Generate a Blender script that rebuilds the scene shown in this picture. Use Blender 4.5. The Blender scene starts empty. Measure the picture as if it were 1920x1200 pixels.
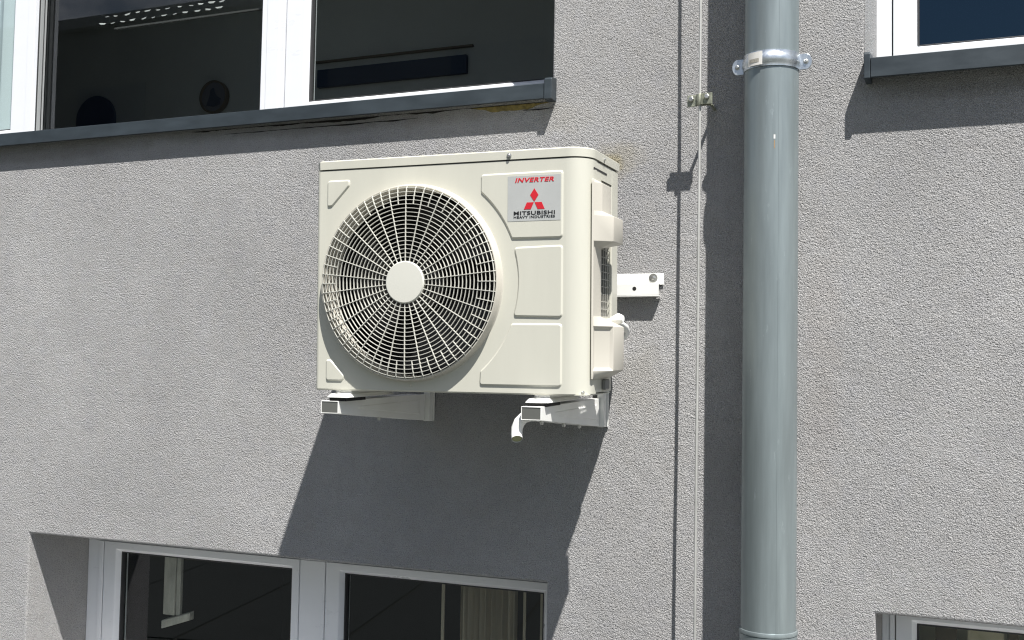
import bpy, bmesh, math, random
from mathutils import Vector, Matrix

random.seed(7)
sc = bpy.context.scene
COL = sc.collection

# ------------------------------------------------------------------ camera, sky, sun, exposure
cam_d = bpy.data.cameras.new("camera")
cam = bpy.data.objects.new("camera", cam_d)
COL.objects.link(cam)
RIGHT = Vector((0.92033509, 0.39071552, 0.01801967))
FWD = Vector((-0.39111422, 0.91889422, 0.05160498))
UP = Vector((0.0036047, -0.05454162, 0.99850499))
M = Matrix((RIGHT, UP, -FWD)).transposed().to_4x4()
M.translation = Vector((1.739, -3.16055, 0.0401))
cam.matrix_world = M
cam_d.sensor_width = 36.0
cam_d.lens = 2082.68 / 1920 * 36.0
cam_d.clip_start = 0.05
cam_d.clip_end = 2000
sc.camera = cam

SUN_DIR = Vector((0.885, -1.0, 2.36)).normalized()          # towards the sun
ELEV = math.asin(SUN_DIR.z)
AZIM = math.atan2(SUN_DIR.x, SUN_DIR.y)
world = bpy.data.worlds.new("World")
sc.world = world
world.use_nodes = True
wn = world.node_tree.nodes
wl = world.node_tree.links
wn.clear()
w_out = wn.new("ShaderNodeOutputWorld")
w_bg = wn.new("ShaderNodeBackground")
w_sky = wn.new("ShaderNodeTexSky")
w_sky.sky_type = 'NISHITA'
w_sky.sun_disc = False
w_sky.sun_elevation = ELEV
w_sky.sun_rotation = AZIM
w_bg.inputs['Strength'].default_value = 0.05
# loose fair-weather clouds
w_tc = wn.new("ShaderNodeTexCoord")
w_mp = wn.new("ShaderNodeMapping")
w_mp.inputs['Scale'].default_value = (1.0, 1.0, 2.2)
w_mp.inputs['Location'].default_value = (2.4, 0.9, 0.0)
w_no = wn.new("ShaderNodeTexNoise")
w_no.inputs['Scale'].default_value = 2.6
w_no.inputs['Detail'].default_value = 7
w_no.inputs['Roughness'].default_value = 0.58
w_mr = wn.new("ShaderNodeMapRange")
for k_, v_ in enumerate((0.53, 0.66, 0.0, 0.9)):
    w_mr.inputs[k_ + 1].default_value = v_
w_mx = wn.new("ShaderNodeMix")
w_mx.data_type = 'RGBA'
w_mx.inputs[7].default_value = (19.0, 18.2, 18.0, 1)
wl.new(w_tc.outputs['Generated'], w_mp.inputs[0])
wl.new(w_mp.outputs[0], w_no.inputs['Vector'])
wl.new(w_no.outputs[0], w_mr.inputs[0])
wl.new(w_mr.outputs[0], w_mx.inputs[0])
wl.new(w_sky.outputs[0], w_mx.inputs[6])
wl.new(w_mx.outputs[2], w_bg.inputs[0])
wl.new(w_bg.outputs[0], w_out.inputs[0])

sun_d = bpy.data.lights.new("sun", 'SUN')
sun_d.energy = 5.0
sun_d.angle = math.radians(0.5)
sun_d.color = (1.0, 0.972, 0.928)
sun = bpy.data.objects.new("sun", sun_d)
COL.objects.link(sun)
sun.rotation_euler = SUN_DIR.to_track_quat('Z', 'Y').to_euler()
sun.location = (6, -8, 14)

sc.render.engine = 'CYCLES'
sc.cycles.use_denoising = True
sc.cycles.denoising_input_passes = 'RGB_ALBEDO_NORMAL'
sc.cycles.denoising_prefilter = 'NONE'   # keeps the sand grain of the plaster
sc.cycles.use_adaptive_sampling = False
sc.cycles.filter_width = 1.2
vs = sc.view_settings
vs.view_transform = 'Standard'
vs.look = 'None'
vs.gamma = 1
vs.use_curve_mapping = False
vs.exposure = 0.84


# ------------------------------------------------------------------ helpers
class MB:
    """collects shapes for one mesh object"""
    def __init__(s):
        s.v = []
        s.f = []

    def add(s, vs_, fs_):
        n = len(s.v)
        s.v += [tuple(v) for v in vs_]
        s.f += [tuple(i + n for i in f) for f in fs_]
        return s

    def box(s, x0, x1, y0, y1, z0, z1):
        return s.add([(x0, y0, z0), (x1, y0, z0), (x1, y1, z0), (x0, y1, z0), (x0, y0, z1), (x1, y0, z1), (x1, y1, z1), (x0, y1, z1)],
                     [(0, 3, 2, 1), (4, 5, 6, 7), (0, 1, 5, 4), (1, 2, 6, 5), (2, 3, 7, 6), (3, 0, 4, 7)])

    def loft(s, rings, closed=True, cap0=True, cap1=True):
        n = len(rings[0])
        vv = [p for r in rings for p in r]
        ff = []
        for k in range(len(rings) - 1):
            for i in range(n if closed else n - 1):
                j = (i + 1) % n
                ff.append((k * n + i, k * n + j, (k + 1) * n + j, (k + 1) * n + i))
        if cap0:
            ff.append(tuple(range(n))[::-1])
        if cap1:
            ff.append(tuple((len(rings) - 1) * n + i for i in range(n)))
        return s.add(vv, ff)

    def tube(s, pts, r, seg=12, caps=True):
        pts = [Vector(p) for p in pts]
        rr = r if isinstance(r, (list, tuple)) else [r] * len(pts)
        rings = []
        up = None
        for i, p in enumerate(pts):
            t = (pts[min(i + 1, len(pts) - 1)] - pts[max(i - 1, 0)]).normalized()
            if up is None:
                up = t.orthogonal().normalized()
            else:
                up = (up - t * up.dot(t)).normalized()
            b = t.cross(up)
            rings.append([p + (up * math.cos(a) + b * math.sin(a)) * rr[i] for a in [2 * math.pi * k / seg for k in range(seg)]])
        return s.loft(rings, True, caps, caps)

    def lathe_y(s, cx, cz, prof, seg=64, cap0=False, cap1=False, a0=0, a1=2 * math.pi):
        """prof: list of (radius, y), turned about the y axis through (cx, cz)"""
        full = abs(a1 - a0 - 2 * math.pi) < 1e-6
        n = seg if full else seg + 1
        rings = [[(cx + r * math.cos(a0 + (a1 - a0) * k / seg), y, cz + r * math.sin(a0 + (a1 - a0) * k / seg)) for k in range(n)] for r, y in prof]
        return s.loft(rings, full, cap0, cap1)

    def lathe_z(s, cx, cy, prof, seg=64, cap0=False, cap1=False, a0=0, a1=2 * math.pi):
        full = abs(a1 - a0 - 2 * math.pi) < 1e-6
        n = seg if full else seg + 1
        rings = [[(cx + r * math.cos(a0 + (a1 - a0) * k / seg), cy + r * math.sin(a0 + (a1 - a0) * k / seg), z) for k in range(n)] for r, z in prof]
        return s.loft(rings, full, cap0, cap1)

    def build(s, name, mat, parent=None, off=(0, 0, 0), smooth=False, bevel=0, seg=2, fix=True):
        me = bpy.data.meshes.new(name)
        me.from_pydata([(x + off[0], y + off[1], z + off[2]) for x, y, z in s.v], [], s.f)
        if fix:
            bm = bmesh.new()
            bm.from_mesh(me)
            bmesh.ops.recalc_face_normals(bm, faces=bm.faces)
            bm.to_mesh(me)
            bm.free()
        o = bpy.data.objects.new(name, me)
        COL.objects.link(o)
        me.materials.append(mat)
        if parent:
            o.parent = parent
        if bevel:
            m = o.modifiers.new("bevel", 'BEVEL')
            m.width = bevel
            m.segments = seg
            m.limit_method = 'ANGLE'
            m.angle_limit = math.radians(35)
            m.harden_normals = True
        if smooth or bevel:
            for p in me.polygons:
                p.use_smooth = True
            try:
                me.set_sharp_from_angle(angle=math.radians(38))
            except Exception:
                pass
        return o


def thing(name, label, cat, loc=(0, 0, 0), group=None):
    o = bpy.data.objects.new(name, None)
    o.empty_display_size = 0.1
    COL.objects.link(o)
    o.location = loc
    tag(o, label, cat, group)
    return o


def tag(o, label, cat, group=None):
    o['label'] = label
    o['category'] = cat
    if group:
        o['group'] = group
    return o


def copy_part(o, parent):
    c = o.copy()
    COL.objects.link(c)
    c.parent = parent
    return c


# ------------------------------------------------------------------ materials
def mat(name, col, rough=0.5, metal=0.0, spec=0.5, bump=None, vary=None, coat=0.0):
    m = bpy.data.materials.new(name)
    m.use_nodes = True
    nt = m.node_tree
    b = nt.nodes['Principled BSDF']
    b.inputs['Base Color'].default_value = (*col, 1)
    b.inputs['Roughness'].default_value = rough
    b.inputs['Metallic'].default_value = metal
    b.inputs['Specular IOR Level'].default_value = spec
    if coat:
        b.inputs['Coat Weight'].default_value = coat
        b.inputs['Coat Roughness'].default_value = 0.15
    tc = nt.nodes.new("ShaderNodeTexCoord")
    if vary:
        scale, amt, stretch = vary
        mp = nt.nodes.new("ShaderNodeMapping")
        mp.inputs['Scale'].default_value = stretch
        nt.links.new(tc.outputs['Object'], mp.inputs[0])
        n = nt.nodes.new("ShaderNodeTexNoise")
        n.inputs['Scale'].default_value = scale
        n.inputs['Detail'].default_value = 5
        n.inputs['Roughness'].default_value = 0.65
        nt.links.new(mp.outputs[0], n.inputs['Vector'])
        mr = nt.nodes.new("ShaderNodeMapRange")
        mr.inputs[1].default_value = 0.3
        mr.inputs[2].default_value = 0.7
        mr.inputs[3].default_value = 1 - amt
        mr.inputs[4].default_value = 1 + amt
        nt.links.new(n.outputs[0], mr.inputs[0])
        mx = nt.nodes.new("ShaderNodeVectorMath")
        mx.operation = 'SCALE'
        mx.inputs[0].default_value = col
        nt.links.new(mr.outputs[0], mx.inputs['Scale'])
        nt.links.new(mx.outputs[0], b.inputs['Base Color'])
        mr2 = nt.nodes.new("ShaderNodeMapRange")
        mr2.inputs[1].default_value = 0.3
        mr2.inputs[2].default_value = 0.7
        mr2.inputs[3].default_value = max(0, rough - 0.07)
        mr2.inputs[4].default_value = min(1, rough + 0.07)
        nt.links.new(n.outputs[0], mr2.inputs[0])
        nt.links.new(mr2.outputs[0], b.inputs['Roughness'])
    if bump:
        scale, strength, dist = bump
        n2 = nt.nodes.new("ShaderNodeTexNoise")
        n2.inputs['Scale'].default_value = scale
        n2.inputs['Detail'].default_value = 3
        nt.links.new(tc.outputs['Object'], n2.inputs['Vector'])
        bp = nt.nodes.new("ShaderNodeBump")
        bp.inputs['Strength'].default_value = strength
        bp.inputs['Distance'].default_value = dist
        nt.links.new(n2.outputs[0], bp.inputs['Height'])
        nt.links.new(bp.outputs[0], b.inputs['Normal'])
    return m


def plaster_mat():
    m = bpy.data.materials.new("roughcast_render")
    m.use_nodes = True
    nt = m.node_tree
    L = nt.links.new
    b = nt.nodes['Principled BSDF']
    b.inputs['Roughness'].default_value = 0.95
    b.inputs['Specular IOR Level'].default_value = 0.15
    tc = nt.nodes.new("ShaderNodeTexCoord")

    def noise(scale, detail, rough=0.5, vec=None, dist=0.0):
        n = nt.nodes.new("ShaderNodeTexNoise")
        n.inputs['Scale'].default_value = scale
        n.inputs['Detail'].default_value = detail
        n.inputs['Roughness'].default_value = rough
        n.inputs['Distortion'].default_value = dist
        L(vec or tc.outputs['Object'], n.inputs['Vector'])
        return n.outputs[0]

    def rng(src, a, b_, c, d):
        r = nt.nodes.new("ShaderNodeMapRange")
        for k, v in enumerate((a, b_, c, d)):
            r.inputs[k + 1].default_value = v
        L(src, r.inputs[0])
        return r.outputs[0]

    def math_(op, a, b_):
        k = nt.nodes.new("ShaderNodeMath")
        k.operation = op
        for i, v in enumerate((a, b_)):
            if isinstance(v, (int, float)):
                k.inputs[i].default_value = v
            else:
                L(v, k.inputs[i])
        return k.outputs[0]

    def mix(fac, c1, c2):
        k = nt.nodes.new("ShaderNodeMix")
        k.data_type = 'RGBA'
        if isinstance(fac, (int, float)):
            k.inputs[0].default_value = fac
        else:
            L(fac, k.inputs[0])
        for i, c in ((6, c1), (7, c2)):
            if isinstance(c, tuple):
                k.inputs[i].default_value = (*c, 1)
            else:
                L(c, k.inputs[i])
        return k.outputs[2]

    # broad unevenness, slightly warm and cool patches and single grains of sand
    col = mix(rng(noise(1.7, 5, 0.6), 0.32, 0.68, 0, 1), (0.420, 0.417, 0.418), (0.540, 0.536, 0.536))
    col = mix(rng(noise(20, 3), 0.4, 0.75, 0, 0.35), col, (0.45, 0.43, 0.41))
    col = mix(rng(noise(16, 3, 0.5, None, 0.4), 0.5, 0.8, 0, 0.35), col, (0.42, 0.42, 0.46))
    col = mix(rng(noise(330, 2), 0.34, 0.48, 0.55, 0.0), col, (0.20, 0.20, 0.21))
    col = mix(rng(noise(370, 2), 0.55, 0.68, 0.0, 0.6), col, (0.64, 0.63, 0.61))
    sep = nt.nodes.new("ShaderNodeSeparateXYZ")
    L(tc.outputs['Object'], sep.inputs[0])

    def stain(px, pz, rx, rz, amount, colour):
        nonlocal col
        dx = math_('DIVIDE', math_('SUBTRACT', sep.outputs[0], px), rx)
        dz = math_('DIVIDE', math_('SUBTRACT', sep.outputs[2], pz), rz)
        d = math_('ADD', math_('MULTIPLY', dx, dx), math_('MULTIPLY', dz, dz))
        d = math_('ADD', d, rng(noise(9, 5, 0.7), 0.3, 0.7, -0.55, 0.55))
        col = mix(rng(d, 0.1, 1.0, amount, 0.0), col, colour)
    stain(0.72, 0.70, 0.12, 0.06, 0.26, (0.40, 0.34, 0.19))      # algae run above the unit's corner
    stain(0.705, 0.685, 0.045, 0.035, 0.5, (0.36, 0.30, 0.13))
    stain(0.56, 0.84, 0.10, 0.05, 0.12, (0.42, 0.37, 0.25))
    stain(0.80, 0.02, 0.08, 0.15, 0.12, (0.42, 0.37, 0.24))
    stain(-1.48, -0.95, 0.06, 0.12, 0.18, (0.44, 0.40, 0.26))
    stain(1.33, 0.1, 0.06, 0.5, 0.13, (0.40, 0.33, 0.28))
    stain(-1.6, 0.86, 0.6, 0.035, 0.38, (0.22, 0.20, 0.17))      # dirt under the sill
    stain(-0.3, 0.87, 0.8, 0.03, 0.33, (0.22, 0.20, 0.17))
    stain(1.75, 0.83, 0.3, 0.03, 0.33, (0.22, 0.20, 0.17))
    L(col, b.inputs['Base Color'])

    # relief of the roughcast: worm-like pits and grains
    g1 = noise(290, 2, 0.65, None, 0.5)
    v = nt.nodes.new("ShaderNodeTexVoronoi")
    v.feature = 'F1'
    v.inputs['Scale'].default_value = 290
    v.inputs['Randomness'].default_value = 1
    L(tc.outputs['Object'], v.inputs['Vector'])
    h = math_('ADD', math_('MULTIPLY', g1, 1.0), math_('MULTIPLY', v.outputs['Distance'], -0.35))
    h = math_('ADD', h, math_('MULTIPLY', noise(130, 2), 0.6))
    h = math_('ADD', h, math_('MULTIPLY', noise(22, 2), 0.5))
    pit = rng(g1, 0.26, 0.42, 0.65, 0.0)
    col2 = mix(pit, col, (0.16, 0.155, 0.15))  # pits also darkened in colour, for self-shadow as well as dirt
    L(col2, b.inputs['Base Color'])
    bp = nt.nodes.new("ShaderNodeBump")
    bp.inputs['Strength'].default_value = 1.0
    bp.inputs['Distance'].default_value = 0.0108
    L(h, bp.inputs['Height'])
    L(bp.outputs[0], b.inputs['Normal'])
    return m


def glass_mat(name, tint, boost, mirror=(0.93, 0.96, 1.0)):
    """window glass: clear pane with the double mirror image of insulating glass"""
    m = bpy.data.materials.new(name)
    m.use_nodes = True
    nt = m.node_tree
    nt.nodes.clear()
    L = nt.links.new
    out = nt.nodes.new("ShaderNodeOutputMaterial")
    tr = nt.nodes.new("ShaderNodeBsdfTransparent")
    tr.inputs[0].default_value = (*tint, 1)
    gl = nt.nodes.new("ShaderNodeBsdfGlossy")
    gl.inputs['Roughness'].default_value = 0.0
    gl.inputs['Color'].default_value = (*mirror, 1)
    fr = nt.nodes.new("ShaderNodeFresnel")
    fr.inputs['IOR'].default_value = 1.5
    tc = nt.nodes.new("ShaderNodeTexCoord")
    n = nt.nodes.new("ShaderNodeTexNoise")
    n.inputs['Scale'].default_value = 3.0
    L(tc.outputs['Object'], n.inputs['Vector'])
    bp = nt.nodes.new("ShaderNodeBump")
    bp.inputs['Strength'].default_value = 0.03
    bp.inputs['Distance'].default_value = 0.002
    L(n.outputs[0], bp.inputs['Height'])
    L(bp.outputs[0], gl.inputs['Normal'])
    mu = nt.nodes.new("ShaderNodeMath")
    mu.operation = 'MULTIPLY'
    mu.use_clamp = True
    mu.inputs[1].default_value = boost
    ge = nt.nodes.new("ShaderNodeNewGeometry")
    fs = nt.nodes.new("ShaderNodeMath")       # only the outer face of the pane mirrors
    fs.operation = 'SUBTRACT'
    fs.inputs[0].default_value = 1.0
    L(ge.outputs['Backfacing'], fs.inputs[1])
    fm = nt.nodes.new("ShaderNodeMath")
    fm.operation = 'MULTIPLY'
    L(fr.outputs[0], fm.inputs[0])
    L(fs.outputs[0], fm.inputs[1])
    L(fm.outputs[0], mu.inputs[0])
    mx = nt.nodes.new("ShaderNodeMixShader")
    L(mu.outputs[0], mx.inputs[0])
    L(tr.outputs[0], mx.inputs[1])
    L(gl.outputs[0], mx.inputs[2])
    L(mx.outputs[0], out.inputs[0])
    return m


PLASTER = plaster_mat()
IVORY = mat("ivory_paint", (0.555, 0.547, 0.475), 0.38, vary=(4, 0.03, (3, 3, 0.5)), bump=(240, 0.05, 0.0006))
IVORY_PLASTIC = mat("ivory_plastic", (0.515, 0.49, 0.43), 0.45, vary=(9, 0.02, (1, 1, 1)))
GRILLE = mat("grille_plastic", (0.62, 0.615, 0.555), 0.42)
BLACK_FAN = mat("fan_black", (0.022, 0.022, 0.022), 0.6)
BLADE = mat("fan_blade_grey", (0.020, 0.019, 0.020), 0.5)
COIL = mat("coil_fins", (0.22, 0.22, 0.21), 0.6, 0.2)
WIRE = mat("guard_wire", (0.42, 0.41, 0.37), 0.5)
WHITE = mat("white_coated_steel", (0.80, 0.80, 0.77), 0.38, vary=(14, 0.03, (1, 1, 1)))
STEEL = mat("zinc_screw", (0.55, 0.55, 0.53), 0.35, 0.9, vary=(60, 0.15, (1, 1, 1)))
RUBBER = mat("black_rubber", (0.012, 0.012, 0.012), 0.8)
LABEL = mat("silver_label", (0.42, 0.43, 0.42), 0.45, 0.0, vary=(20, 0.03, (1, 1, 1)))
RED = mat("red_print", (0.55, 0.012, 0.025), 0.5)
BLACKINK = mat("black_print", (0.015, 0.015, 0.017), 0.5)
PVC = mat("white_pvc", (0.755, 0.77, 0.80), 0.32, vary=(5, 0.015, (1, 1, 3)))
GASKET = mat("grey_gasket", (0.03, 0.03, 0.032), 0.7)
SLATE = mat("slate_grey_aluminium", (0.031, 0.041, 0.049), 0.45, vary=(11, 0.25, (0.6, 1, 2)), bump=(300, 0.06, 0.0006))
CRACK = mat("dark_gap", (0.012, 0.011, 0.010), 0.95)
FOAM = mat("old_mounting_foam", (0.20, 0.16, 0.055), 0.95, vary=(60, 0.5, (1, 1, 1)), bump=(160, 0.8, 0.004))
WIREMAT = mat("galvanised_wire", (0.50, 0.50, 0.48), 0.5, 0.4, vary=(20, 0.12, (1, 1, 0.2)))
CLAMPMAT = mat("weathered_brass_clamp", (0.27, 0.28, 0.22), 0.5, 0.55, vary=(90, 0.3, (1, 1, 1)))
GALV = mat("bright_galvanised", (0.62, 0.66, 0.70), 0.3, 0.85, vary=(45, 0.15, (1, 1, 1)), bump=(200, 0.08, 0.001))
GLASS = glass_mat("window_glass", (0.89, 0.91, 0.90), 1.35)
GLASS_BLUE = glass_mat("sky_tinted_glass", (0.50, 0.58, 0.68), 2.4, (0.55, 0.82, 1.0))  # mirror tint made bluer and stronger to imitate reflected blue sky


def zinc_mat():
    m = mat("weathered_zinc", (0.255, 0.296, 0.304), 0.42, 0.48, 0.4, vary=(11, 0.24, (1, 1, 0.09)))
    nt = m.node_tree
    L = nt.links.new
    b = nt.nodes['Principled BSDF']
    src = b.inputs['Base Color'].links[0].from_socket
    tc = nt.nodes.new("ShaderNodeTexCoord")
    # pale scuffs and scratches
    n = nt.nodes.new("ShaderNodeTexNoise")
    n.inputs['Scale'].default_value = 38
    n.inputs['Detail'].default_value = 6
    n.inputs['Roughness'].default_value = 0.7
    mp = nt.nodes.new("ShaderNodeMapping")
    mp.inputs['Scale'].default_value = (1.6, 1.6, 0.35)
    L(tc.outputs['Object'], mp.inputs[0])
    L(mp.outputs[0], n.inputs['Vector'])
    r = nt.nodes.new("ShaderNodeMapRange")
    for k, v in enumerate((0.62, 0.72, 0.0, 0.6)):
        r.inputs[k + 1].default_value = v
    L(n.outputs[0], r.inputs[0])
    mx = nt.nodes.new("ShaderNodeMix")
    mx.data_type = 'RGBA'
    L(r.outputs[0], mx.inputs[0])
    L(src, mx.inputs[6])
    mx.inputs[7].default_value = (0.38, 0.43, 0.45, 1)
    L(mx.outputs[2], b.inputs['Base Color'])
    return m


ZINC = zinc_mat()


# ------------------------------------------------------------------ the setting
def ground_mat():
    m = mat("lawn_and_asphalt", (0.050, 0.054, 0.042), 0.95, vary=(0.8, 0.35, (1, 1, 1)), bump=(14, 0.5, 0.05))
    return m


g = MB().add([(-600, -600, -1.65), (600, -600, -1.65), (600, 600, -1.65), (-600, 600, -1.65)], [(0, 1, 2, 3)]).build("ground", ground_mat())
g['kind'] = 'structure'
PAVE = mat("dark_paving", (0.050, 0.056, 0.053), 0.9, vary=(3, 0.12, (1, 1, 1)), bump=(60, 0.2, 0.004))
pv = bpy.data.objects.new("pavement", None)
COL.objects.link(pv)
pv['kind'] = 'structure'
slab0 = None
pv.location = (-3.22, -3.0, -1.65)
pv.rotation_euler = (0, 0, math.radians(-13))
for i in range(-3, 6):
    for j in range(2):
        if slab0 is None:
            slab0 = MB().box(0.014, 1.016, -1.85, 0.85, -0.06, 0.012).build("paving_slab", PAVE, pv, bevel=0.006)
            so = slab0
        else:
            so = copy_part(slab0, pv)
        so.location = (i * 1.03, 0.30 + j * 2.73 - (0.2 if i > 1 else 0) * j, random.uniform(0.0, 0.003))

gs = MB().box(-8, 8, -1.05, -0.004, -1.70, -1.638).build("bounce_strip", mat("pale_bounce", (0.40, 0.39, 0.37), 0.95, vary=(40, 0.25, (1, 1, 1)), bump=(45, 1.0, 0.03)))  # unseen pale strip added to bounce sunlight up the wall and frames
gs['kind'] = 'structure'

# the facade: one slab of wall with four openings
XS = [-6.0, -3.3, -1.555, 0.515, 0.523, 1.437, 1.468, 2.9, 6.0]
ZS = [-1.65, -1.34, -0.575, 0.914, 0.930, 2.85, 4.4]
WT = 0.42


def is_hole(x, z):
    if 0.930 < z < 2.85 and -3.3 < x < 0.515:
        return True
    if 0.914 < z < 2.85 and 1.437 < x < 2.9:
        return True
    if -1.34 < z < -0.575 and (-1.555 < x < 0.523 or 1.468 < x < 2.9):
        return True
    return False


def build_wall():
    bm = bmesh.new()
    vmap = {}

    def V(i, k, y):
        key = (i, k, y)
        if key not in vmap:
            vmap[key] = bm.verts.new((XS[i], y, ZS[k]))
        return vmap[key]
    nx, nz = len(XS) - 1, len(ZS) - 1
    solid = [[not is_hole((XS[i] + XS[i + 1]) / 2, (ZS[k] + ZS[k + 1]) / 2) for k in range(nz)] for i in range(nx)]
    for i in range(nx):
        for k in range(nz):
            if not solid[i][k]:
                continue
            bm.faces.new((V(i, k, 0), V(i + 1, k, 0), V(i + 1, k + 1, 0), V(i, k + 1, 0)))
            bm.faces.new((V(i, k, WT), V(i, k + 1, WT), V(i + 1, k + 1, WT), V(i + 1, k, WT)))
            for di, dk, a, b_ in ((-1, 0, (i, k), (i, k + 1)), (1, 0, (i + 1, k + 1), (i + 1, k)), (0, -1, (i + 1, k), (i, k)), (0, 1, (i, k + 1), (i + 1, k + 1))):
                ii, kk = i + di, k + dk
                if not (0 <= ii < nx and 0 <= kk < nz) or not solid[ii][kk]:
                    bm.faces.new((V(*a, 0), V(*b_, 0), V(*b_, WT), V(*a, WT)))
    bmesh.ops.recalc_face_normals(bm, faces=bm.faces)
    me = bpy.data.meshes.new("facade_wall")
    bm.to_mesh(me)
    bm.free()
    o = bpy.data.objects.new("facade_wall", me)
    COL.objects.link(o)
    me.materials.append(PLASTER)
    md = o.modifiers.new("bevel", 'BEVEL')
    md.width = 0.007
    md.segments = 3
    md.limit_method = 'ANGLE'
    md.angle_limit = math.radians(60)
    return o


facade = build_wall()
tag(facade, "grey roughcast rendered house wall pierced by four windows", "wall")


# plaster return beside the upper right window
rb = MB()
rb.loft([[(1.4365, 0.004, z), (1.4375, 0.0035, z), (1.4535, 0.190, z), (1.4365, 0.190, z)] for z in (0.9145, 2.8495)])
rb.build("reveal_return", PLASTER, facade)

# ragged gap between the left sill and the plaster, with old foam showing
def ragged(name, x0, x1, ztop, zlo, zhi, y, m, step=0.012):
    n = int((x1 - x0) / step)
    top, bot = [], []
    h = 0.5
    for k in range(n + 1):
        x = x0 + (x1 - x0) * k / n
        h = min(1, max(0, h + random.uniform(-0.28, 0.28)))
        e = min(1, k / 6, (n - k) / 6)
        top.append((x, ztop))
        bot.append((x, ztop - (zlo + (zhi - zlo) * h) * e - 0.0005))
    mb = MB()
    rings = [[(a[0], y, a[1]), (b_[0], y, b_[1]), (b_[0], 0.004, b_[1]), (a[0], 0.004, a[1])] for a, b_ in zip(top, bot)]
    mb.loft(rings)
    return mb.build(name, m, facade)


ragged("gap_crack", -0.86, 0.50, 0.8935, 0.0006, 0.0085, -0.0012, CRACK)
ragged("gap_crack", -0.72, 0.05, 0.876, 0.0008, 0.0045, -0.0011, CRACK)
ragged("exposed_foam", 0.24, 0.505, 0.8910, 0.003, 0.017, -0.0022, FOAM)
ragged("gap_crack", 0.42, 0.52, 0.872, 0.001, 0.005, -0.0030, CRACK)

# dim rooms behind the panes
ROOM = mat("dim_room_wall", (0.37, 0.372, 0.37), 0.9, vary=(1.2, 0.08, (1, 1, 1)))
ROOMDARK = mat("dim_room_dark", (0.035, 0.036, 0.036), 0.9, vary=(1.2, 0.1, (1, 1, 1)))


def room(x0, x1, y1, z0, z1, m=ROOM):
    mb = MB()
    t = 0.12
    y0 = WT + 0.004
    mb.box(x0 - t, x0, y0, y1 + t, z0 - t, z1 + t)
    mb.box(x1, x1 + t, y0, y1 + t, z0 - t, z1 + t)
    mb.box(x0, x1, y1, y1 + t, z0 - t, z1 + t)
    mb.box(x0, x1, y0, y1, z0 - t, z0)
    mb.box(x0, x1, y0, y1, z1, z1 + t)
    o = mb.build("interior_room", m)
    o['kind'] = 'structure'


room(-4.6, 0.9, 2.17, 0.12, 3.0, ROOM)
room(1.15, 3.4, 2.4, 0.12, 3.0, ROOMDARK)
room(-2.2, 0.9, 2.6, -1.9, -0.25, ROOMDARK)
room(1.15, 3.4, 1.2, -1.9, -0.25, mat("tan_room_wall", (0.62, 0.58, 0.46), 0.9))


# ------------------------------------------------------------------ windows
def frame_loop(mb, x0, x1, z0, z1, w, yf, yb, bev=0.012, bevd=0.018):
    """rectangular frame with a sloped inner lip; w = (left, right, bottom, top) widths of the flat face"""
    wl_, wr_, wb_, wt_ = w
    o = [(x0, z0), (x1, z0), (x1, z1), (x0, z1)]
    a = [(x0 + wl_, z0 + wb_), (x1 - wr_, z0 + wb_), (x1 - wr_, z1 - wt_), (x0 + wl_, z1 - wt_)]
    c = [(a[0][0] + bev, a[0][1] + bev), (a[1][0] - bev, a[1][1] + bev), (a[2][0] - bev, a[2][1] - bev), (a[3][0] + bev, a[3][1] - bev)]
    rings = [[(p[0], yb, p[1]) for p in o], [(p[0], yf, p[1]) for p in o], [(p[0], yf, p[1]) for p in a],
             [(p[0], yf + bevd, p[1]) for p in c], [(p[0], yb, p[1]) for p in c], [(p[0], yb, p[1]) for p in o]]
    mb.loft(rings, True, False, False)
    return c


def sash(parent, x0, x1, z0, z1, w, yf, glass, depth=0.06, name="sash"):
    mb = MB()
    c = frame_loop(mb, x0, x1, z0, z1, w, yf, yf + depth)
    s = mb.build(name, PVC, parent, bevel=0.0022)
    gx0, gz0, gx1, gz1 = c[0][0], c[0][1], c[2][0], c[2][1]
    # dark sealing strip round the pane
    mg = MB()
    frame_loop(mg, gx0 + 0.0005, gx1 - 0.0005, gz0 + 0.0005, gz1 - 0.0005, (0.004,) * 4, yf + 0.020, yf + 0.045, 0.001, 0.001)
    mg.build("gasket", GASKET, s)
    yp = yf + 0.034
    MB().box(gx0 + 0.003, gx1 - 0.003, yp, yp + 0.004, gz0 + 0.003, gz1 - 0.003).build("pane", glass, s)
    return s


# upper left window: a casement, a fixed light and another casement
w1 = thing("window", "wide white window above the air conditioner, cut by the picture's top left corner", "window", (-1.4, 0.3, 0.95))


def sash_at(root, x0, x1, z0, z1, w, yf, glass, depth=0.06):
    l = root.location
    return sash(root, x0 - l.x, x1 - l.x, z0 - l.z, z1 - l.z, w, yf - l.y, glass, depth)


def bar(root, name, x0, x1, y0, y1, z0, z1, m=None, bevel=0.002):
    return MB().box(x0, x1, y0, y1, z0, z1).build(name, m or PVC, root, off=tuple(-c for c in root.location), bevel=bevel)


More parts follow.
